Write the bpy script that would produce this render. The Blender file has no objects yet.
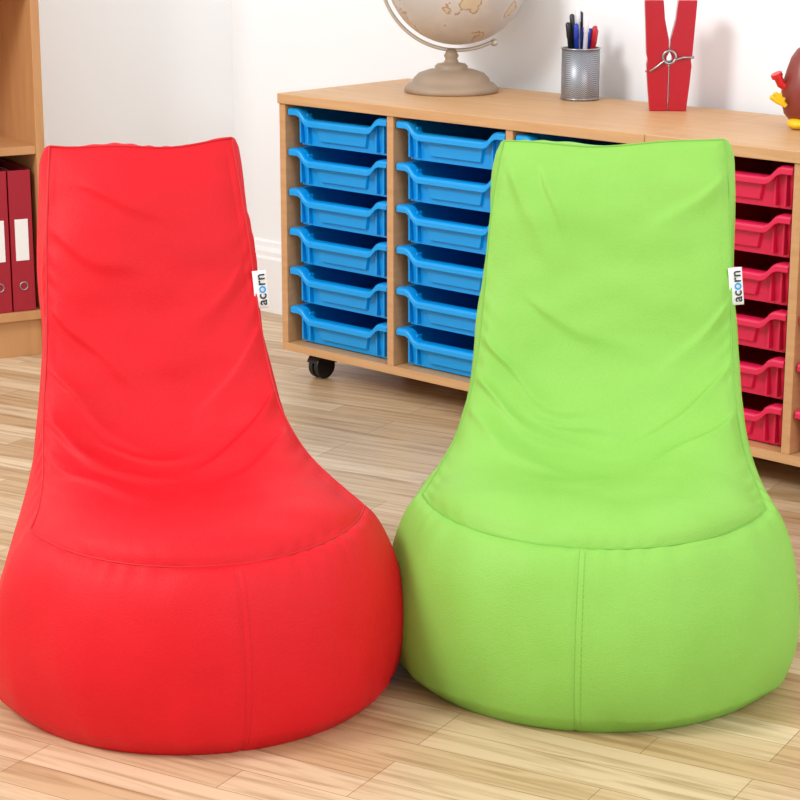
import bpy, bmesh, math
import numpy as np
from mathutils import Vector, noise

scene = bpy.context.scene
scene.view_settings.view_transform = 'Standard'
COL = scene.collection

# ------------------------------------------------------------------ helpers
def lin(r, g, b):
    def f(c):
        c /= 255.0
        return c/12.92 if c <= 0.04045 else ((c+0.055)/1.055)**2.4
    return (f(r), f(g), f(b), 1.0)

def new_mat(name, col, rough=0.5, metal=0.0, bump=None, var=0.0, spec=None):
    m = bpy.data.materials.new(name); m.use_nodes = True
    nt = m.node_tree; b = nt.nodes['Principled BSDF']
    b.inputs['Base Color'].default_value = col
    b.inputs['Roughness'].default_value = rough
    b.inputs['Metallic'].default_value = metal
    if spec is not None: b.inputs['Specular IOR Level'].default_value = spec
    tc = nt.nodes.new('ShaderNodeTexCoord')
    if var > 0:
        n = nt.nodes.new('ShaderNodeTexNoise'); n.inputs['Scale'].default_value = 6
        nt.links.new(tc.outputs['Object'], n.inputs['Vector'])
        mx = nt.nodes.new('ShaderNodeMix'); mx.data_type = 'RGBA'
        mx.inputs['A'].default_value = tuple(c*(1-var) for c in col[:3])+(1,)
        mx.inputs['B'].default_value = tuple(min(1, c*(1+var)) for c in col[:3])+(1,)
        nt.links.new(n.outputs['Fac'], mx.inputs['Factor'])
        nt.links.new(mx.outputs['Result'], b.inputs['Base Color'])
    if bump:
        n2 = nt.nodes.new('ShaderNodeTexNoise'); n2.inputs['Scale'].default_value = bump[0]
        n2.inputs['Detail'].default_value = 4
        nt.links.new(tc.outputs['Object'], n2.inputs['Vector'])
        bp = nt.nodes.new('ShaderNodeBump'); bp.inputs['Strength'].default_value = bump[1]
        bp.inputs['Distance'].default_value = bump[2]
        nt.links.new(n2.outputs['Fac'], bp.inputs['Height'])
        nt.links.new(bp.outputs['Normal'], b.inputs['Normal'])
    return m

def wood_mat(name, c1, c2, stretch=(3, 3, 60), rough=0.45):
    m = bpy.data.materials.new(name); m.use_nodes = True
    nt = m.node_tree; b = nt.nodes['Principled BSDF']; b.inputs['Roughness'].default_value = rough
    tc = nt.nodes.new('ShaderNodeTexCoord'); mp = nt.nodes.new('ShaderNodeMapping')
    mp.inputs['Scale'].default_value = stretch
    n = nt.nodes.new('ShaderNodeTexNoise'); n.inputs['Scale'].default_value = 1.0
    n.inputs['Detail'].default_value = 6; n.inputs['Distortion'].default_value = 0.4
    cr = nt.nodes.new('ShaderNodeValToRGB')
    cr.color_ramp.elements[0].position = 0.3; cr.color_ramp.elements[0].color = c1
    cr.color_ramp.elements[1].position = 0.7; cr.color_ramp.elements[1].color = c2
    nt.links.new(tc.outputs['Object'], mp.inputs['Vector']); nt.links.new(mp.outputs[0], n.inputs['Vector'])
    nt.links.new(n.outputs['Fac'], cr.inputs['Fac']); nt.links.new(cr.outputs['Color'], b.inputs['Base Color'])
    return m

def empty(name, loc, rz=0.0):
    e = bpy.data.objects.new(name, None); COL.objects.link(e)
    e.location = loc; e.rotation_euler = (0, 0, rz); e.empty_display_size = 0.05
    return e

def obj_from_bm(name, bm, mat, parent=None, smooth=False, bevel=0.0, seg=2):
    me = bpy.data.meshes.new(name)
    bmesh.ops.recalc_face_normals(bm, faces=bm.faces)
    bm.to_mesh(me); bm.free()
    for mm in (mat if isinstance(mat, (list, tuple)) else [mat]): me.materials.append(mm)
    if smooth:
        for p in me.polygons: p.use_smooth = True
    o = bpy.data.objects.new(name, me); COL.objects.link(o)
    if parent: o.parent = parent
    if bevel > 0:
        bv = o.modifiers.new('bev', 'BEVEL'); bv.width = bevel; bv.segments = seg
        bv.limit_method = 'ANGLE'; bv.angle_limit = math.radians(35)
    return o

def box(bm, x0, x1, y0, y1, z0, z1, mi=0):
    vs = [bm.verts.new((x, y, z)) for z in (z0, z1) for y in (y0, y1) for x in (x0, x1)]
    for f in ((0,1,3,2),(4,6,7,5),(0,4,5,1),(2,3,7,6),(0,2,6,4),(1,5,7,3)):
        fc = bm.faces.new([vs[i] for i in f]); fc.material_index = mi

def lathe(bm, prof, seg=48, c=(0,0,0), mi=0):
    rings = []
    for r, z in prof:
        if r < 1e-6: rings.append([bm.verts.new((c[0], c[1], c[2]+z))])
        else: rings.append([bm.verts.new((c[0]+r*math.cos(2*math.pi*i/seg), c[1]+r*math.sin(2*math.pi*i/seg), c[2]+z)) for i in range(seg)])
    for a, b in zip(rings, rings[1:]):
        for i in range(seg):
            j = (i+1) % seg
            if len(a) == 1 and len(b) == 1: continue
            if len(a) == 1: f = bm.faces.new((a[0], b[i], b[j]))
            elif len(b) == 1: f = bm.faces.new((a[i], a[j], b[0]))
            else: f = bm.faces.new((a[i], a[j], b[j], b[i]))
            f.material_index = mi

def tube(name, pts, r, mat, parent=None, cyclic=False):
    cu = bpy.data.curves.new(name, 'CURVE'); cu.dimensions = '3D'
    sp = cu.splines.new('POLY'); sp.points.add(len(pts)-1)
    for p, q in zip(sp.points, pts): p.co = (q[0], q[1], q[2], 1)
    sp.use_cyclic_u = cyclic; sp.use_smooth = True
    cu.bevel_depth = r; cu.bevel_resolution = 3; cu.use_fill_caps = True
    cu.materials.append(mat)
    o = bpy.data.objects.new(name, cu); COL.objects.link(o)
    if parent: o.parent = parent
    return o

# ------------------------------------------------------------------ camera
f_px = 2100.0
cam_d = bpy.data.cameras.new('camera'); cam = bpy.data.objects.new('camera', cam_d); COL.objects.link(cam)
cam_d.sensor_width = 36; cam_d.lens = 36*f_px/800
cam.location = (0, 0, 1.25)
cam.rotation_euler = (math.radians(90-14.7), 0, 0)
scene.camera = cam

# ------------------------------------------------------------------ room
def floor_mat():
    m = bpy.data.materials.new('plank_vinyl'); m.use_nodes = True
    nt = m.node_tree; b = nt.nodes['Principled BSDF']; L = nt.links.new
    tc = nt.nodes.new('ShaderNodeTexCoord'); mp = nt.nodes.new('ShaderNodeMapping')
    mp.inputs['Rotation'].default_value = (0, 0, math.radians(30))
    L(tc.outputs['Object'], mp.inputs['Vector'])
    br = nt.nodes.new('ShaderNodeTexBrick')
    br.inputs['Scale'].default_value = 1; br.inputs['Brick Width'].default_value = 0.46
    br.inputs['Row Height'].default_value = 0.066; br.inputs['Mortar Size'].default_value = 0.0007
    br.inputs['Mortar Smooth'].default_value = 0.3; br.offset = 0.37; br.offset_frequency = 3
    br.inputs['Color1'].default_value = lin(226, 201, 166); br.inputs['Color2'].default_value = lin(196, 162, 120)
    br.inputs['Mortar'].default_value = lin(146, 112, 76)
    L(mp.outputs[0], br.inputs['Vector'])
    mp2 = nt.nodes.new('ShaderNodeMapping'); mp2.inputs['Scale'].default_value = (4.0, 60, 1)
    L(mp.outputs[0], mp2.inputs['Vector'])
    n = nt.nodes.new('ShaderNodeTexNoise'); n.inputs['Scale'].default_value = 1; n.inputs['Detail'].default_value = 8
    n.inputs['Distortion'].default_value = 0.8
    L(mp2.outputs[0], n.inputs['Vector'])
    cr = nt.nodes.new('ShaderNodeValToRGB')
    cr.color_ramp.elements[0].position = 0.34; cr.color_ramp.elements[0].color = (0.60, 0.53, 0.45, 1)
    cr.color_ramp.elements[1].position = 0.56; cr.color_ramp.elements[1].color = (1, 1, 1, 1)
    L(n.outputs['Fac'], cr.inputs['Fac'])
    mx = nt.nodes.new('ShaderNodeMix'); mx.data_type = 'RGBA'; mx.blend_type = 'MULTIPLY'
    mx.inputs['Factor'].default_value = 0.75
    L(br.outputs['Color'], mx.inputs['A']); L(cr.outputs['Color'], mx.inputs['B'])
    L(mx.outputs['Result'], b.inputs['Base Color'])
    b.inputs['Roughness'].default_value = 0.36
    return m

bm = bmesh.new(); box(bm, -4.5, 5, -1.5, 7.5, -0.05, 0)
obj_from_bm('floor', bm, floor_mat())

wallm = new_mat('wall_paint', lin(249, 252, 255), 0.7, bump=(60, 0.05, 0.002))
trimm = new_mat('trim_paint', lin(250, 251, 253), 0.4, bump=(30, 0.02, 0.001))
AR = math.atan2(-0.6849, 0.7287); AL = math.atan2(0.475, 0.88)
K = (-0.4615, 5.847, 0)
bm = bmesh.new(); box(bm, -0.1, 4.6, 0, 0.1, 0, 2.7)
o = obj_from_bm('wall_right', bm, wallm); o.location = K; o.rotation_euler[2] = AR
bm = bmesh.new(); box(bm, -3.6, 0.0, 0, 0.1, 0, 2.7)
o = obj_from_bm('wall_left', bm, wallm); o.location = K; o.rotation_euler[2] = AL
def baseboard(name, x0, x1, rz):
    bm = bmesh.new()
    prof = [(0, 0), (-0.02, 0), (-0.02, 0.15), (-0.015, 0.158), (-0.015, 0.17), (-0.008, 0.182), (-0.006, 0.195), (0, 0.2)]
    a = [bm.verts.new((x0, y, z)) for y, z in prof]; b = [bm.verts.new((x1, y, z)) for y, z in prof]
    for i in range(len(prof)):
        j = (i+1) % len(prof); bm.faces.new((a[i], a[j], b[j], b[i]))
    bm.faces.new(a); bm.faces.new(b)
    o = obj_from_bm(name, bm, trimm); o.location = K; o.rotation_euler[2] = rz
baseboard('baseboard_right', 0.0, 4.6, AR)
baseboard('baseboard_left', -3.6, 0.0, AL)

# ------------------------------------------------------------------ tray storage units
beech_v = wood_mat('beech_edge', lin(196, 146, 98), lin(208, 160, 112), (14, 14, 60))
beech = wood_mat('beech', lin(198, 150, 102), lin(210, 166, 118), (5, 70, 70))
blue = new_mat('blue_plastic', lin(2, 156, 232), 0.35, var=0.04)
crim = new_mat('crimson_plastic', lin(220, 28, 78), 0.35, var=0.04)
black = new_mat('black_plastic', lin(28, 28, 30), 0.4, var=0.1)
steel = new_mat('steel', lin(170, 170, 172), 0.3, 1.0, var=0.05)

def add_tray(bm, cx, z0, oy=0.016):
    H = 0.088
    half = [(0.161, H), (0.134, H), (0.124, H-0.004), (0.108, H-0.020), (0.098, H-0.024)]
    prof = [(-x, z) for x, z in half] + [(x, z) for x, z in reversed(half)]
    cs = [(0.014, 0), (-0.005, 0), (-0.010, -0.002), (-0.012, -0.006), (-0.012, -0.016), (-0.008, -0.017), (-0.007, -0.007), (0.014, -0.006)]
    rings = [[bm.verts.new((cx+x, oy+y, z0+z+dz)) for y, dz in cs] for x, z in prof]
    n = len(cs)
    for a, b in zip(rings, rings[1:]):
        for i in range(n):
            j = (i+1) % n; bm.faces.new((a[i], a[j], b[j], b[i]))
    bm.faces.new(rings[0]); bm.faces.new(rings[-1])
    tops, bots = [], []
    for x, z in prof:
        xx = max(-0.150, min(0.150, x))
        tops.append(bm.verts.new((cx+xx, oy+0.010, z0+z-0.004)))
        bots.append(bm.verts.new((cx+xx*0.95, oy+0.018, z0)))
    for i in range(len(prof)-1):
        bm.faces.new((tops[i], tops[i+1], bots[i+1], bots[i]))
    pl = [(-0.085, H-0.036), (0.085, H-0.036), (0.074, 0.014), (-0.074, 0.014)]
    fr = [bm.verts.new((cx+x, oy+0.004+(0.004 if z < 0.03 else 0), z0+z)) for x, z in pl]
    bk = [bm.verts.new((cx+x*1.04, oy+0.020, z0+z+(0.003 if z > .03 else -.003))) for x, z in pl]
    bm.faces.new(fr)
    for i in range(4):
        j = (i+1) % 4; bm.faces.new((fr[i], fr[j], bk[j], bk[i]))
    for sx in (-1, 1):
        for q in (0.112, 0.136):
            box(bm, cx+sx*q-0.0025, cx+sx*q+0.0025, oy+0.004, oy+0.02, z0+0.006, z0+H-0.012)
    y1 = 0.40
    xb, xt = 0.1425, 0.150
    v = {}
    for sx in (-1, 1):
        for nm, x, y, z in (('fb', xb, oy+0.018, 0), ('ft', xt, oy+0.01, H-0.003), ('bb', xb, y1, 0), ('bt', xt, y1, H-0.003)):
            v[(sx, nm)] = bm.verts.new((cx+sx*x, y, z0+z))
        bm.faces.new((v[(sx,'fb')], v[(sx,'ft')], v[(sx,'bt')], v[(sx,'bb')]))
        x0, x1 = sorted((cx+sx*xt, cx+sx*0.161))
        box(bm, x0, x1, oy+0.012, y1, z0+H-0.007, z0+H-0.001)
    bm.faces.new((v[(-1,'fb')], v[(1,'fb')], v[(1,'bb')], v[(-1,'bb')]))
    bm.faces.new((v[(-1,'bb')], v[(1,'bb')], v[(1,'bt')], v[(-1,'bt')]))

UA = (-0.287, 4.999)
def unit_pt(s, dep, z=0.0):
    return (UA[0]+0.7287*s+0.6849*dep, UA[1]-0.6849*s+0.7287*dep, z)

def storage_unit(name, s0, traymat, trayname):
    W, D, zb, zt = 1.078, 0.45, 0.067, 0.691
    e = empty(name, unit_pt(s0, 0), AR)
    t = 0.02; inner = (W-4*t)/3
    bm = bmesh.new()
    for i in range(4):
        x = i*(inner+t)
        box(bm, x, x+t, 0, D-0.012, zb+0.02, zt-0.024)
    obj_from_bm('upright_panels', bm, beech_v, e, bevel=0.0012)
    bm = bmesh.new()
    box(bm, 0, W, 0, D, zb, zb+0.02)
    box(bm, 0, W, D-0.012, D, zb+0.02, zt-0.024)
    for i in range(3):
        for sx in (0, 1):
            for r in range(6):
                z = zb+0.02+0.0958*r+0.077
                x0 = t+i*(inner+t)+(inner-0.007 if sx else 0)
                box(bm, x0, x0+0.007, 0.03, D-0.02, z-0.006, z)
    obj_from_bm('base_back_runners', bm, beech, e)
    bm = bmesh.new(); box(bm, -0.001, W+0.001, -0.006, D, zt-0.024, zt)
    obj_from_bm('top_panel', bm, beech, e, bevel=0.002)
    bm = bmesh.new()
    for i in range(3):
        cx = t+inner/2+i*(inner+t)
        for r in range(6): add_tray(bm, cx, zb+0.0235+0.0958*r)
    obj_from_bm(trayname, bm, traymat, e, bevel=0.0012, seg=2)
    for k, (x, y) in enumerate(((0.080, 0.055), (W-0.085, 0.06), (0.085, D-0.06), (W-0.085, D-0.06))):
        bm = bmesh.new()
        for off in (-0.016, 0.003):
            ring = []
            for sx in (0, 0.013):
                ring.append([bm.verts.new((x+off+sx, y+0.031*math.cos(a), 0.031+0.031*math.sin(a))) for a in np.linspace(0, 2*math.pi, 32, endpoint=False)])
            for i in range(32):
                j = (i+1) % 32; bm.faces.new((ring[0][i], ring[0][j], ring[1][j], ring[1][i]))
            bm.faces.new(ring[0]); bm.faces.new(ring[1])
        a = [bm.verts.new((x-0.019, y+0.035*math.cos(t_), 0.031+0.034*math.sin(t_))) for t_ in np.linspace(0.1, math.pi*0.9, 14)]
        b = [bm.verts.new((x+0.019, y+0.035*math.cos(t_), 0.031+0.034*math.sin(t_))) for t_ in np.linspace(0.1, math.pi*0.9, 14)]
        for i in range(13): bm.faces.new((a[i], a[i+1], b[i+1], b[i]))
        bm.faces.new(a); bm.faces.new(b)
        box(bm, x-0.02, x+0.02, y-0.02, y+0.02, 0.061, 0.0675)
        obj_from_bm('castor_%d' % (k+1), bm, black, e, bevel=0.002)
    return e
storage_unit('tray_storage_unit', 0.0, blue, 'blue_trays')
storage_unit('tray_storage_unit', 1.081, crim, 'crimson_trays')

# ------------------------------------------------------------------ bookcase with binders
bwood = wood_mat('bookcase_wood', lin(190, 136, 86), lin(204, 152, 102), (20, 20, 3))
BK = Vector((-0.886, 5.225, 0))
bk = empty('bookcase', BK, AL)
bm = bmesh.new()
Wb, Db, Hb = 0.9, 0.30, 1.35
box(bm, -0.022, 0, 0, Db, 0, Hb); box(bm, -Wb, -Wb+0.022, 0, Db, 0, Hb)
box(bm, -Wb+0.022, -0.022, 0.004, Db, 0.095, 0.117)
box(bm, -Wb+0.022, -0.022, 0.02, 0.036, 0, 0.095)
box(bm, -Wb+0.022, -0.022, 0.004, Db-0.01, 0.515, 0.535)
box(bm, -Wb+0.022, -0.022, 0.004, Db-0.01, 0.93, 0.95)
box(bm, -Wb, 0, 0, Db, Hb, Hb+0.022)
box(bm, -Wb+0.022, -0.022, Db-0.008, Db, 0.117, Hb)
obj_from_bm('carcass', bm, bwood, bk, bevel=0.001)
binder_m = new_mat('binder_board', lin(164, 18, 42), 0.45, var=0.08)
white_m = new_mat('white_card', lin(242, 242, 240), 0.6, var=0.01)
for i in range(7):
    x1 = -0.036-0.062*i
    e = empty('ring_binder', BK + Vector((0.88*x1-0.475*0.015, 0.475*x1+0.88*0.015, 0.1175)), AL)
    bm = bmesh.new()
    w = 0.058; h = 0.358; d = 0.265
    box(bm, -w, 0, 0, 0.003, 0, h); box(bm, -w, -w+0.003, 0.003, d, 0, h); box(bm, -0.003, 0, 0.003, d, 0, h)
    obj_from_bm('cover', bm, binder_m, e, bevel=0.001)
    bm = bmesh.new(); box(bm, -w+0.006, -0.006, 0.01, d-0.01, 0.01, h-0.02)
    obj_from_bm('pages', bm, white_m, e)
    bm = bmesh.new(); box(bm, -w+0.012, -0.012, -0.001, 0.0, 0.13, 0.235)
    obj_from_bm('spine_label', bm, white_m, e)
    pts = [(-w/2+0.010*math.cos(a), -0.0008, 0.065+0.010*math.sin(a)) for a in np.linspace(0, 2*math.pi, 24, endpoint=False)]
    tube('finger_ring', pts, 0.0018, steel, e, True)

# ------------------------------------------------------------------ bean bag chairs
def crom(P, t):
    P = np.asarray(P, float); n = len(P)-1
    t = np.clip(t, 0, 1)*n; i = np.minimum(t.astype(int), n-1); f = (t-i)
    Pe = np.vstack([2*P[0]-P[1], P, 2*P[-1]-P[-2]])
    p0, p1, p2, p3 = Pe[i], Pe[i+1], Pe[i+2], Pe[i+3]
    f = f[..., None]
    return 0.5*((2*p1)+(-p0+p2)*f+(2*p0-5*p1+4*p2-p3)*f**2+(-p0+3*p1-3*p2+p3)*f**3)

def sstep(x):
    x = np.clip(x, 0, 1); return x*x*(3-2*x)

def fabric(name, col, dark):
    m = bpy.data.materials.new(name); m.use_nodes = True
    nt = m.node_tree; b = nt.nodes['Principled BSDF']; L = nt.links.new
    tc = nt.nodes.new('ShaderNodeTexCoord')
    n = nt.nodes.new('ShaderNodeTexNoise'); n.inputs['Scale'].default_value = 9; n.inputs['Detail'].default_value = 3
    L(tc.outputs['Object'], n.inputs['Vector'])
    mx = nt.nodes.new('ShaderNodeMix'); mx.data_type = 'RGBA'
    mx.inputs['A'].default_value = dark; mx.inputs['B'].default_value = col
    cr = nt.nodes.new('ShaderNodeMapRange'); cr.inputs['From Min'].default_value = 0.2; cr.inputs['From Max'].default_value = 0.55
    L(n.outputs['Fac'], cr.inputs['Value']); L(cr.outputs['Result'], mx.inputs['Factor'])
    L(mx.outputs['Result'], b.inputs['Base Color'])
    b.inputs['Roughness'].default_value = 0.54
    b.inputs['Specular IOR Level'].default_value = 0.27
    v = nt.nodes.new('ShaderNodeTexNoise'); v.inputs['Scale'].default_value = 520; v.inputs['Detail'].default_value = 2
    L(tc.outputs['Object'], v.inputs['Vector'])
    w = nt.nodes.new('ShaderNodeTexNoise'); w.inputs['Scale'].default_value = 12; w.inputs['Detail'].default_value = 3
    w.inputs['Distortion'].default_value = 0.8
    L(tc.outputs['Object'], w.inputs['Vector'])
    b1 = nt.nodes.new('ShaderNodeBump'); b1.inputs['Strength'].default_value = 0.8; b1.inputs['Distance'].default_value = 0.0010
    b2 = nt.nodes.new('ShaderNodeBump'); b2.inputs['Strength'].default_value = 0.2; b2.inputs['Distance'].default_value = 0.004
    L(w.outputs['Fac'], b2.inputs['Height']); L(v.outputs['Fac'], b1.inputs['Height'])
    L(b2.outputs['Normal'], b1.inputs['Normal']); L(b1.outputs['Normal'], b.inputs['Normal'])
    return m

label_w = new_mat('label_cloth', lin(240, 240, 240), 0.7, var=0.01)
ink = new_mat('label_ink', lin(25, 25, 28), 0.6, var=0.01)
inkb = new_mat('label_ink_blue', lin(20, 150, 215), 0.6, var=0.01)

def noise_arr(P, sc, off):
    flat = P.reshape(-1, 3)
    out = np.array([noise.noise(Vector((p[0]*sc[0]+off, p[1]*sc[1], p[2]*sc[2]))) for p in flat])
    return out.reshape(P.shape[:-1])

def grid_normals(P):
    a = np.gradient(P, axis=0); b = np.gradient(P, axis=1)
    n = np.cross(a, b); n /= (np.linalg.norm(n, axis=-1, keepdims=True)+1e-12)
    return n

def bean_chair(name, loc, yaw, mat, seam_mat, widths, folds, seed, ztop, tagz, lean, seam_x, tilt=0.0):
    e = empty(name, loc, yaw)
    Nu, Nv, Nw = 201, 241, 76
    u = np.linspace(-1, 1, Nu); v = np.linspace(0, 1, Nv)
    C = [(-.280,.277),(-.220,.297),(-.135,.301),(-.045,.303),(.035,.328),(.099,.390),(.142,.475),(.173,.57),(.209,.68),(.256,ztop)]
    S = [(-.095,.290),(-.040,.312),(.020,.345),(.072,.395),(.115,.45),(.150,.512),(.178,.582),(.205,.652),(.235,.725),(.266,ztop+.003)]
    cv = crom(C, v); sv = crom(S, v); wv = crom([[w] for w in widths], v)[:, 0]
    U, V = np.meshgrid(u, v, indexing='ij')
    k = 0.965
    g0 = (1-np.sqrt(1-(k*np.abs(u))**2))/(1-math.sqrt(1-k*k))
    g1 = np.abs(u)**2.4
    bl = sstep(v/0.45)
    G = g0[:, None]*(1-bl)[None, :] + g1[:, None]*bl[None, :]
    P = np.zeros((Nu, Nv, 3))
    lx = lean*sstep(v/0.4)
    P[..., 0] = U*wv[None, :]
    P[..., 1] = cv[None, :, 0]*(1-G)+sv[None, :, 0]*G
    P[..., 2] = cv[None, :, 1]*(1-G)+sv[None, :, 1]*G
    P[..., 2] += tilt*U*sstep((V-0.7)/0.3)
    # slightly irregular, sagging top edge
    P[..., 2] += (0.0025*np.sin(u*5+seed)-0.004*(1-u**2))[:, None]*sstep((V-0.85)/0.15)
    N = grid_normals(P)
    if N[Nu//2, Nv//2, 2] < 0: N = -N
    du = (1-np.abs(U))*wv[None, :]; L = 0.78
    d0 = V*L; d1 = (1-V)*L
    puff = (1-np.exp(-du/0.026))*(1-np.exp(-d0/0.022))*(1-np.exp(-d1/0.026))
    edge = np.clip(np.minimum(np.minimum(du, d0), d1)/0.012, 0, 1)
    disp = 0.021*puff
    X = P[..., 0].copy(); Yv = V*L
    P[..., 0] += lx[None, :]
    base = P.copy()
    mx_ = noise_arr(P, (9, 9, 9), seed+60)*0.026; my_ = noise_arr(P, (9, 9, 9), seed+77)*0.026
    Xw, Yw = X+mx_, Yv+my_
    for (a0, b0, a1, b1, amp, wd) in folds:
        ax, ay, bx, by = a0, b0*L, a1, b1*L
        dx, dy = bx-ax, by-ay; ln = math.hypot(dx, dy)
        t = ((Xw-ax)*dx+(Yw-ay)*dy)/(ln*ln)
        sd = ((Xw-ax)*(-dy)+(Yw-ay)*dx)/ln
        wl = wd*(0.6+0.9*np.clip(t, 0, 1))
        prof = np.where(sd > 0, np.exp(-(np.abs(sd)/(wl*2.6))**1.6), np.exp(-(np.abs(sd)/(wl*1.0))**2))
        taper = sstep((t+0.15)/0.3)*sstep((1.15-t)/0.65)
        disp += 1.35*amp*prof*taper*edge
    nz = noise_arr(P, (5, 8, 9), seed)*0.008 + noise_arr(P, (13, 22, 24), seed+5)*0.0026
    disp += nz*edge
    disp += 0.0011*np.sin(X*2*math.pi/0.041+5*np.sin(X*23+seed))*np.exp(-d0/0.018)*np.clip(d0/0.004, 0, 1)
    disp += 0.0010*np.sin(Yv*2*math.pi/0.055+4*np.sin(Yv*17+seed))*np.exp(-du/0.018)*np.clip(du/0.004, 0, 1)
    P = P+N*disp[..., None]

    loop = [(i, 0) for i in range(Nu)] + [(Nu-1, j) for j in range(1, Nv)] + [(i, Nv-1) for i in range(Nu-2, -1, -1)] + [(0, j) for j in range(Nv-2, 0, -1)]
    D = np.array([base[i, j] for i, j in loop]); M = len(loop)
    phi = np.zeros(M)
    ac = math.atan2(S[0][0], widths[0])
    a58 = math.radians(58)
    for q, (i, j) in enumerate(loop):
        if j == 0: phi[q] = math.atan2(base[i, 0, 1], base[i, 0, 0])
        elif i == Nu-1: phi[q] = ac+(a58-ac)*v[j]
        elif i == 0: phi[q] = math.pi-(ac+(a58-ac)*v[j])
        else: phi[q] = math.pi/2 - u[i]*(math.pi/2-a58)
    c, s = np.cos(phi), np.sin(phi)
    tall = sstep((D[:, 2]-0.29)/0.25)
    A = np.stack([0.292*c, 0.298*s, 0*c], 1)
    rb = 0.350-0.020*tall
    B = np.stack([rb*c, (rb+.004)*s, 0.086+0.03*tall], 1)
    out = np.stack([c, s], 1)
    back = np.clip(s, 0, 1)**2
    istop = sstep((D[:, 2]-(ztop-0.10))/0.10)
    Cc = np.zeros((M, 3))
    Cc[:, :2] = D[:, :2]+out*(0.048*(1-tall)+0.006*tall)[:, None]
    Cc[:, 1] += 0.075*back*tall + 0.03*istop
    Cc[:, 2] = 0.232*(1-tall)+D[:, 2]*(0.50+0.42*istop)*tall
    tt = np.linspace(0, 1, Nw)
    Wp = np.zeros((M, Nw, 3))
    for q, t in enumerate(tt):
        r = 1-t
        Wp[:, q] = (1-r)**3*A + 3*(1-r)**2*r*B + 3*(1-r)*r*r*Cc + r**3*D
    Nn = grid_normals(np.concatenate([Wp[-1:], Wp, Wp[:1]], 0))[1:-1]
    if Nn[0, Nw//2, :2].dot(Wp[0, Nw//2, :2]) < 0: Nn = -Nn
    seg = np.linalg.norm(np.diff(Wp, axis=1), axis=-1); ds = np.concatenate([np.zeros((M, 1)), np.cumsum(seg, 1)], 1)
    arc = np.concatenate([[0], np.cumsum(np.linalg.norm(np.diff(D, axis=0), axis=1))])
    ed = np.clip(ds/0.012, 0, 1)
    zed = np.clip(Wp[..., 2]/0.03, 0, 1)
    dd = (0.008+0.010*istop[:, None])*(1-np.exp(-ds/0.014))*zed
    dd += (noise_arr(Wp, (7, 7, 6), seed+20)*0.008+noise_arr(Wp, (18, 18, 9), seed+31)*0.0026)*ed*zed
    dd += 0.0015*np.sin(arc[:, None]*2*math.pi/0.043+5*np.sin(arc*19+seed)[:, None])*np.exp(-ds/0.02)*np.clip(ds/0.004, 0, 1)
    dd += 0.0018*np.sin(arc[:, None]*2*math.pi/0.06+4*np.sin(arc*15+seed)[:, None])*np.exp(-Wp[..., 2]/0.03)*zed
    ic = int(np.argmin(np.abs(base[:, 0, 0]-seam_x)))
    xfr = arc-arc[ic]
    groove = np.exp(-(xfr/0.0035)**2)
    dd -= 0.0018*groove[:, None]*ed
    Wp = Wp+Nn*dd[..., None]
    Wp[..., 2] = np.maximum(Wp[..., 2], 0.0)

    verts = [tuple(p) for p in P.reshape(-1, 3)]; faces = []
    def pid(i, j): return i*Nv+j
    for i in range(Nu-1):
        for j in range(Nv-1): faces.append((pid(i, j), pid(i+1, j), pid(i+1, j+1), pid(i, j+1)))
    o0 = len(verts); verts += [tuple(p) for p in Wp.reshape(-1, 3)]
    for m_ in range(M):
        n_ = (m_+1) % M
        for q in range(Nw-1): faces.append((o0+m_*Nw+q, o0+m_*Nw+q+1, o0+n_*Nw+q+1, o0+n_*Nw+q))
    cidx = len(verts); verts.append((0, 0, 0.0))
    for m_ in range(M):
        n_ = (m_+1) % M; faces.append((o0+m_*Nw+Nw-1, cidx, o0+n_*Nw+Nw-1))
    me = bpy.data.meshes.new('fabric_shell'); me.from_pydata(verts, [], faces); me.materials.append(mat)
    for p in me.polygons: p.use_smooth = True
    ob = bpy.data.objects.new('fabric_shell', me); COL.objects.link(ob); ob.parent = e
    tube('panel_seam', [tuple(p) for p in D[::2]], 0.0017, seam_mat, e, True)
    pts = [tuple(Wp[ic, q]) for q in range(2, Nw-4)]
    tube('front_seam', pts, 0.0006, seam_mat, e)
    cu = bpy.data.curves.new('stitches', 'CURVE'); cu.dimensions = '3D'; cu.bevel_depth = 0.0004; cu.materials.append(seam_mat)
    for off in (3,):
        for q in range(3, Nw-5, 2):
            sp = cu.splines.new('POLY'); sp.points.add(1)
            for k_, (qa, qb, f_) in ((0, (q, q+1, 0.0)), (1, (q+1, q+2, 0.5))):
                pp_ = Wp[ic+off, qa]*(1-f_)+Wp[ic+off, qb]*f_+Nn[ic+off, qa]*0.0002
                sp.points[k_].co = (pp_[0], pp_[1], pp_[2], 1)
    so_ = bpy.data.objects.new('stitches', cu); COL.objects.link(so_); so_.parent = e
    jt = int(np.argmin(np.abs(base[Nu-1, :, 2]-tagz)))
    bx, by, bz = base[Nu-1, jt]
    le = bpy.data.objects.new('label', None); COL.objects.link(le); le.parent = e
    le.location = (bx-0.003, by-0.002, bz); le.rotation_euler = (math.radians(-8), math.radians(-5), -yaw*0.8)
    bm = bmesh.new()
    nx, nzv = 6, 10
    gv = [[bm.verts.new((0.022*i/nx, 0.002*math.sin(i/nx*2.0), -0.03+0.06*j/nzv)) for j in range(nzv+1)] for i in range(nx+1)]
    for i in range(nx):
        for j in range(nzv): bm.faces.new((gv[i][j], gv[i+1][j], gv[i+1][j+1], gv[i][j+1]))
    lo = obj_from_bm('label_cloth', bm, label_w, le, smooth=True)
    so = lo.modifiers.new('s', 'SOLIDIFY'); so.thickness = 0.0008
    tx = bpy.data.curves.new('label_text', 'FONT'); tx.body = 'acorn'; tx.size = 0.022
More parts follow.
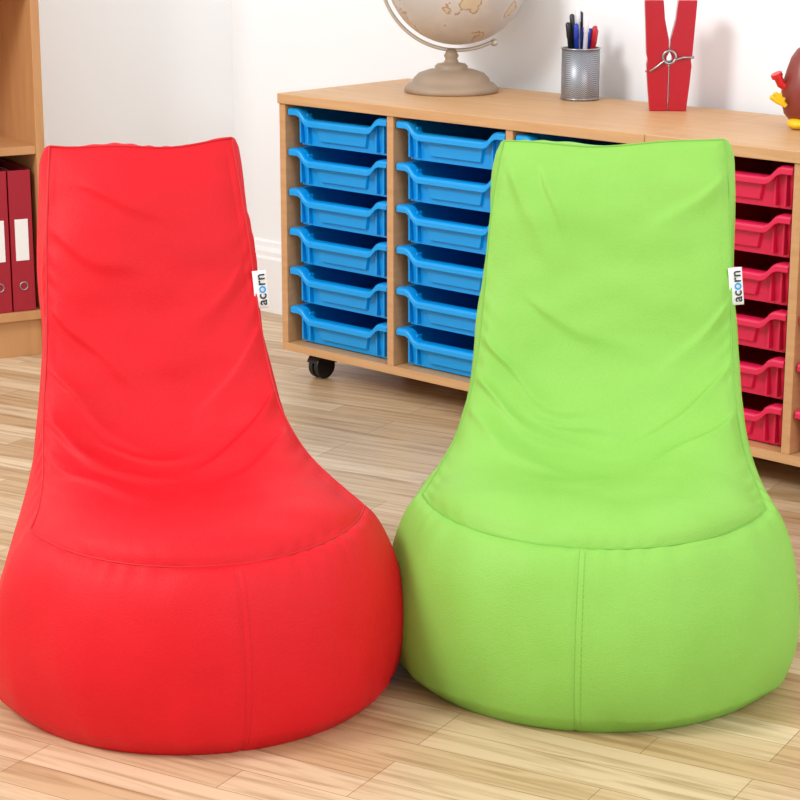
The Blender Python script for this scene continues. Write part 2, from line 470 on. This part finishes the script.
    tx.align_x = 'CENTER'; tx.align_y = 'CENTER'; tx.extrude = 0.0001; tx.offset = 0.0003
    tx.materials.append(ink); tx.materials.append(inkb)
    tx.body_format[2].material_index = 1
    to = bpy.data.objects.new('label_text', tx); COL.objects.link(to); to.parent = le
    to.location = (0.0125, -0.0016, 0); to.rotation_euler = (math.radians(90), math.radians(-90), 0)
    return e

red = fabric('red_fabric', lin(217, 14, 30), lin(209, 12, 26))
red_s = new_mat('red_seam', lin(198, 13, 26), 0.6, var=0.05)
grn = fabric('green_fabric', lin(140, 197, 84), lin(134, 192, 77))
grn_s = new_mat('green_seam', lin(122, 180, 68), 0.6, var=0.05)

# creases start at the side seams and die out across the panel
folds_r = [(-.20,.34,.02,.36,.0055,.011),(-.20,.26,-.02,.24,.0045,.014),(.19,.41,.03,.37,.0045,.012),
           (.21,.30,.04,.28,.004,.013),(-.17,.50,-.02,.48,.0035,.012),(.17,.56,.04,.52,.0035,.012),
           (-.15,.82,.02,.80,.004,.014),(.14,.76,.0,.71,.004,.014),(-.10,.93,.06,.90,.004,.010),
           (-.10,.43,.08,.45,.0035,.009),(-.16,.66,-.03,.63,.0035,.010)]
folds_g = [(-.21,.40,.04,.42,.0055,.011),(.21,.47,.02,.43,.005,.012),(-.20,.53,.04,.52,.0045,.011),
           (.20,.62,.05,.58,.0045,.012),(-.17,.93,-.08,.78,.006,.014),
           (.17,.92,.04,.83,.0045,.013),(-.23,.31,-.05,.31,.0045,.014),(.22,.34,.05,.32,.0045,.014),
           (-.10,.95,-.06,.84,.005,.009),(-.10,.47,.08,.48,.0035,.009),(-.12,.70,.06,.67,.004,.012)]
w_r = [.249,.225,.202,.186,.176,.168,.163,.159,.152,.144]
w_g = [.26,.245,.226,.212,.204,.200,.197,.194,.188,.178]
bean_chair('bean_bag_chair', (-0.318, 3.065, 0), math.radians(13), red, red_s, w_r, folds_r, 3.1, 0.799, 0.575, -0.032, 0.022)
bean_chair('bean_bag_chair', (0.306, 3.145, 0), math.radians(-8), grn, grn_s, w_g, folds_g, 11.7, 0.790, 0.575, 0.003, -0.009, 0.006)

# ------------------------------------------------------------------ things on the storage units
ZT = 0.691
p = unit_pt(0.279, 0.30, ZT)
gl = empty('desk_globe', p)
standm = new_mat('antique_stand', lin(160, 138, 116), 0.5, var=0.35, bump=(40, 0.2, 0.002))
brass = new_mat('pewter', lin(206, 200, 190), 0.35, 0.5, var=0.1)
gm = bpy.data.materials.new('globe_map'); gm.use_nodes = True
nt = gm.node_tree; b = nt.nodes['Principled BSDF']; L = nt.links.new
tc = nt.nodes.new('ShaderNodeTexCoord'); n = nt.nodes.new('ShaderNodeTexNoise')
n.inputs['Scale'].default_value = 8; n.inputs['Detail'].default_value = 8; L(tc.outputs['Object'], n.inputs['Vector'])
cr = nt.nodes.new('ShaderNodeValToRGB'); els = cr.color_ramp.elements
els[0].position = 0.46; els[0].color = lin(196, 190, 184)
els[1].position = 0.66; els[1].color = lin(196, 172, 146)
x = els.new(0.53); x.color = lin(204, 197, 188)
x = els.new(0.54); x.color = lin(160, 126, 100)
x = els.new(0.555); x.color = lin(206, 188, 160)
L(n.outputs['Fac'], cr.inputs['Fac']); L(cr.outputs['Color'], b.inputs['Base Color']); b.inputs['Roughness'].default_value = 0.35
R = 0.170; zc = 0.111+R
bm = bmesh.new(); bmesh.ops.create_uvsphere(bm, u_segments=64, v_segments=40, radius=R)
o = obj_from_bm('globe_ball', bm, gm, gl, smooth=True); o.location = (0.014, 0, zc); o.rotation_euler = (0, math.radians(-25), 0.6)
bm = bmesh.new()
lathe(bm, [(0, 0), (0.109, 0), (0.112, 0.004), (0.110, 0.012), (0.102, 0.020), (0.094, 0.022), (0.090, 0.032), (0.078, 0.044), (0.055, 0.052), (0.038, 0.055), (0.040, 0.060), (0.034, 0.066), (0.018, 0.069), (0.014, 0.078), (0.018, 0.085), (0.014, 0.092), (0.010, 0.102), (0, 0.102)], 64)
obj_from_bm('stand_base', bm, standm, gl, smooth=True)
pts = []
for a in np.linspace(math.radians(-62), math.radians(-242), 70):
    pts.append((0.014+0.183*math.cos(a), 0, zc+0.183*math.sin(a)))
tube('meridian_arc', pts, 0.0045, brass, gl)
for k, a in enumerate((math.radians(-62), math.radians(-242))):
    bm = bmesh.new(); bmesh.ops.create_uvsphere(bm, u_segments=20, v_segments=12, radius=0.009)
    o = obj_from_bm('pivot_knob_%d' % (k+1), bm, brass, gl, smooth=True)
    o.location = (0.014+0.187*math.cos(a), 0, zc+0.187*math.sin(a))

pp = empty('pencil_pot', unit_pt(0.602, 0.385, ZT))
meshm = bpy.data.materials.new('wire_mesh_metal'); meshm.use_nodes = True
nt = meshm.node_tree; b = nt.nodes['Principled BSDF']
b.inputs['Metallic'].default_value = 0.6; b.inputs['Roughness'].default_value = 0.4
tc = nt.nodes.new('ShaderNodeTexCoord'); ck = nt.nodes.new('ShaderNodeTexChecker'); ck.inputs['Scale'].default_value = 420
ck.inputs['Color1'].default_value = lin(172, 174, 180); ck.inputs['Color2'].default_value = lin(112, 114, 120)
nt.links.new(tc.outputs['Object'], ck.inputs['Vector']); nt.links.new(ck.outputs['Color'], b.inputs['Base Color'])
bm = bmesh.new(); lathe(bm, [(0, 0), (0.043, 0), (0.044, 0.002), (0.044, 0.116), (0.0425, 0.116), (0.0425, 0.003), (0, 0.003)], 48)
obj_from_bm('mesh_cup', bm, meshm, pp, smooth=True, bevel=0.0)
for z in (0.004, 0.117):
    tube('rim_%d' % (1 if z < .05 else 2), [(0.044*math.cos(a), 0.044*math.sin(a), z) for a in np.linspace(0, 2*math.pi, 40, endpoint=False)], 0.002, steel, pp, True)
penc = [((26,28,34),-.028,.012,.172),((30,60,170),-.012,-.01,.170),((200,30,40),.030,.0,.165),((24,50,150),.006,.012,.160),
        ((30,70,190),.022,.014,.158),((25,25,30),.0,.026,.195),((40,40,50),-.018,.02,.190),((210,40,50),.034,.010,.158),((240,240,245),.010,-.012,.185),((235,235,240),-.006,.02,.205)]
for k, (c_, x_, y_, h_) in enumerate(penc):
    pm = new_mat('pen_%d' % k, lin(*c_), 0.35, var=0.03)
    bm = bmesh.new(); lathe(bm, [(0, 0), (0.0035, 0.003), (0.0052, 0.01), (0.0052, h_-0.035), (0.0062, h_-0.034), (0.0058, h_-0.004), (0.003, h_), (0, h_)], 14)
    o = obj_from_bm('pen_%d' % (k+1), bm, pm, pp, smooth=True)
    o.location = (x_*0.4, y_*0.4, 0.004); o.rotation_euler = (-y_*3.0, x_*4.0, 0)

pg = empty('giant_clothes_peg', unit_pt(0.872, 0.355, ZT), math.radians(-4))
pegm = new_mat('red_gloss_paint', lin(182, 16, 38), 0.25, var=0.05)
for sx in (-1, 1):
    prof = [(.057,.241),(.016,.241),(.012,.20),(.002,.155),(.0012,.128),(.006,.118),(.006,.108),(.0012,.098),(.0012,0),(.040,0),(.046,.06),(.049,.10),(.047,.112),(.050,.124)]
    bm = bmesh.new()
    a = [bm.verts.new((sx*x_, -0.022, z_)) for x_, z_ in prof]; b2 = [bm.verts.new((sx*x_, 0.022, z_)) for x_, z_ in prof]
    bm.faces.new(a); bm.faces.new(b2)
    for i in range(len(prof)):
        j = (i+1) % len(prof); bm.faces.new((a[i], a[j], b2[j], b2[i]))
    obj_from_bm('peg_arm_%s' % ('l' if sx < 0 else 'r'), bm, pegm, pg, bevel=0.002)
pts = []
for i in range(160):
    a = i/159*2*math.pi*7
    pts.append((0.014*math.cos(a), -0.027+0.054*i/159, 0.118+0.014*math.sin(a)))
tube('spring_coil', pts, 0.0030, steel, pg)
tube('spring_wire_1', [(0.013, -0.027, 0.113), (0.03, -0.026, 0.118), (0.052, -0.024, 0.118), (0.053, 0.0, 0.118)], 0.0024, steel, pg)
tube('spring_wire_2', [(-0.012, -0.027, 0.110), (-0.026, -0.026, 0.098), (-0.040, -0.024, 0.088), (-0.049, 0.0, 0.085)], 0.0024, steel, pg)

tf = empty('potato_toy_figure', unit_pt(1.266, 0.30, ZT))
potm = new_mat('brown_plastic', lin(134, 52, 40), 0.35, var=0.1)
yel = new_mat('yellow_plastic', lin(246, 200, 30), 0.35, var=0.03)
redp = new_mat('red_plastic', lin(214, 28, 32), 0.3, var=0.03)
bm = bmesh.new(); lathe(bm, [(0, 0.008), (0.03, 0.010), (0.047, 0.03), (0.055, 0.06), (0.053, 0.09), (0.045, 0.12), (0.037, 0.145), (0.026, 0.162), (0.012, 0.170), (0, 0.171)], 40)
obj_from_bm('body', bm, potm, tf, smooth=True)
for sx in (-1, 1):
    nm = 'l' if sx < 0 else 'r'
    tube('sleeve_'+nm, [(sx*0.046, -0.01, 0.085), (sx*0.058, -0.012, 0.092), (sx*0.066, -0.014, 0.108)], 0.009, redp, tf)
    tube('cuff_'+nm, [(sx*0.066, -0.014, 0.106), (sx*0.070, -0.015, 0.114)], 0.012, redp, tf)
    for k, (dx, dz) in enumerate(((-.014, .012), (-.006, .02), (.004, .022), (.012, .014))):
        tube('finger_%s_%d' % (nm, k), [(sx*0.05, -0.03, 0.05), (sx*(0.064+dx*.4), -0.034, 0.055+dz*.3), (sx*(0.070+dx), -0.036, 0.055+dz)], 0.005, yel, tf)
    bm = bmesh.new(); bmesh.ops.create_uvsphere(bm, u_segments=20, v_segments=12, radius=0.02)
    o = obj_from_bm('shoe_'+nm, bm, yel, tf, smooth=True); o.scale = (1, 1.5, 0.6); o.location = (sx*0.024, -0.02, 0.012)
    bm = bmesh.new(); bmesh.ops.create_uvsphere(bm, u_segments=16, v_segments=10, radius=0.009)
    o = obj_from_bm('eye_'+nm, bm, white_m, tf, smooth=True); o.location = (sx*0.013, -0.044, 0.12)
bm = bmesh.new(); bmesh.ops.create_uvsphere(bm, u_segments=16, v_segments=10, radius=0.012)
o = obj_from_bm('nose', bm, redp, tf, smooth=True); o.location = (0, -0.055, 0.098)

# ------------------------------------------------------------------ lights
w = bpy.data.worlds.new('world'); scene.world = w; w.use_nodes = True
w.node_tree.nodes['Background'].inputs[0].default_value = (0.96, 0.985, 1.0, 1)
w.node_tree.nodes['Background'].inputs[1].default_value = 0.98
def area(name, loc, tgt, size, power, col=(1, 1, 1)):
    l = bpy.data.lights.new(name, 'AREA'); l.energy = power; l.size = size; l.color = col
    o = bpy.data.objects.new(name, l); COL.objects.link(o); o.location = loc
    o.rotation_euler = (Vector(tgt)-Vector(loc)).to_track_quat('-Z', 'Y').to_euler()
area('studio_key_light', (-3.2, 1.6, 3.6), (0.3, 5.0, 0.4), 1.3, 140, (1, 0.99, 0.98))
area('studio_fill_light', (2.2, 0.2, 2.4), (-0.5, 5.5, 0.7), 1.8, 50, (1, 1, 1))
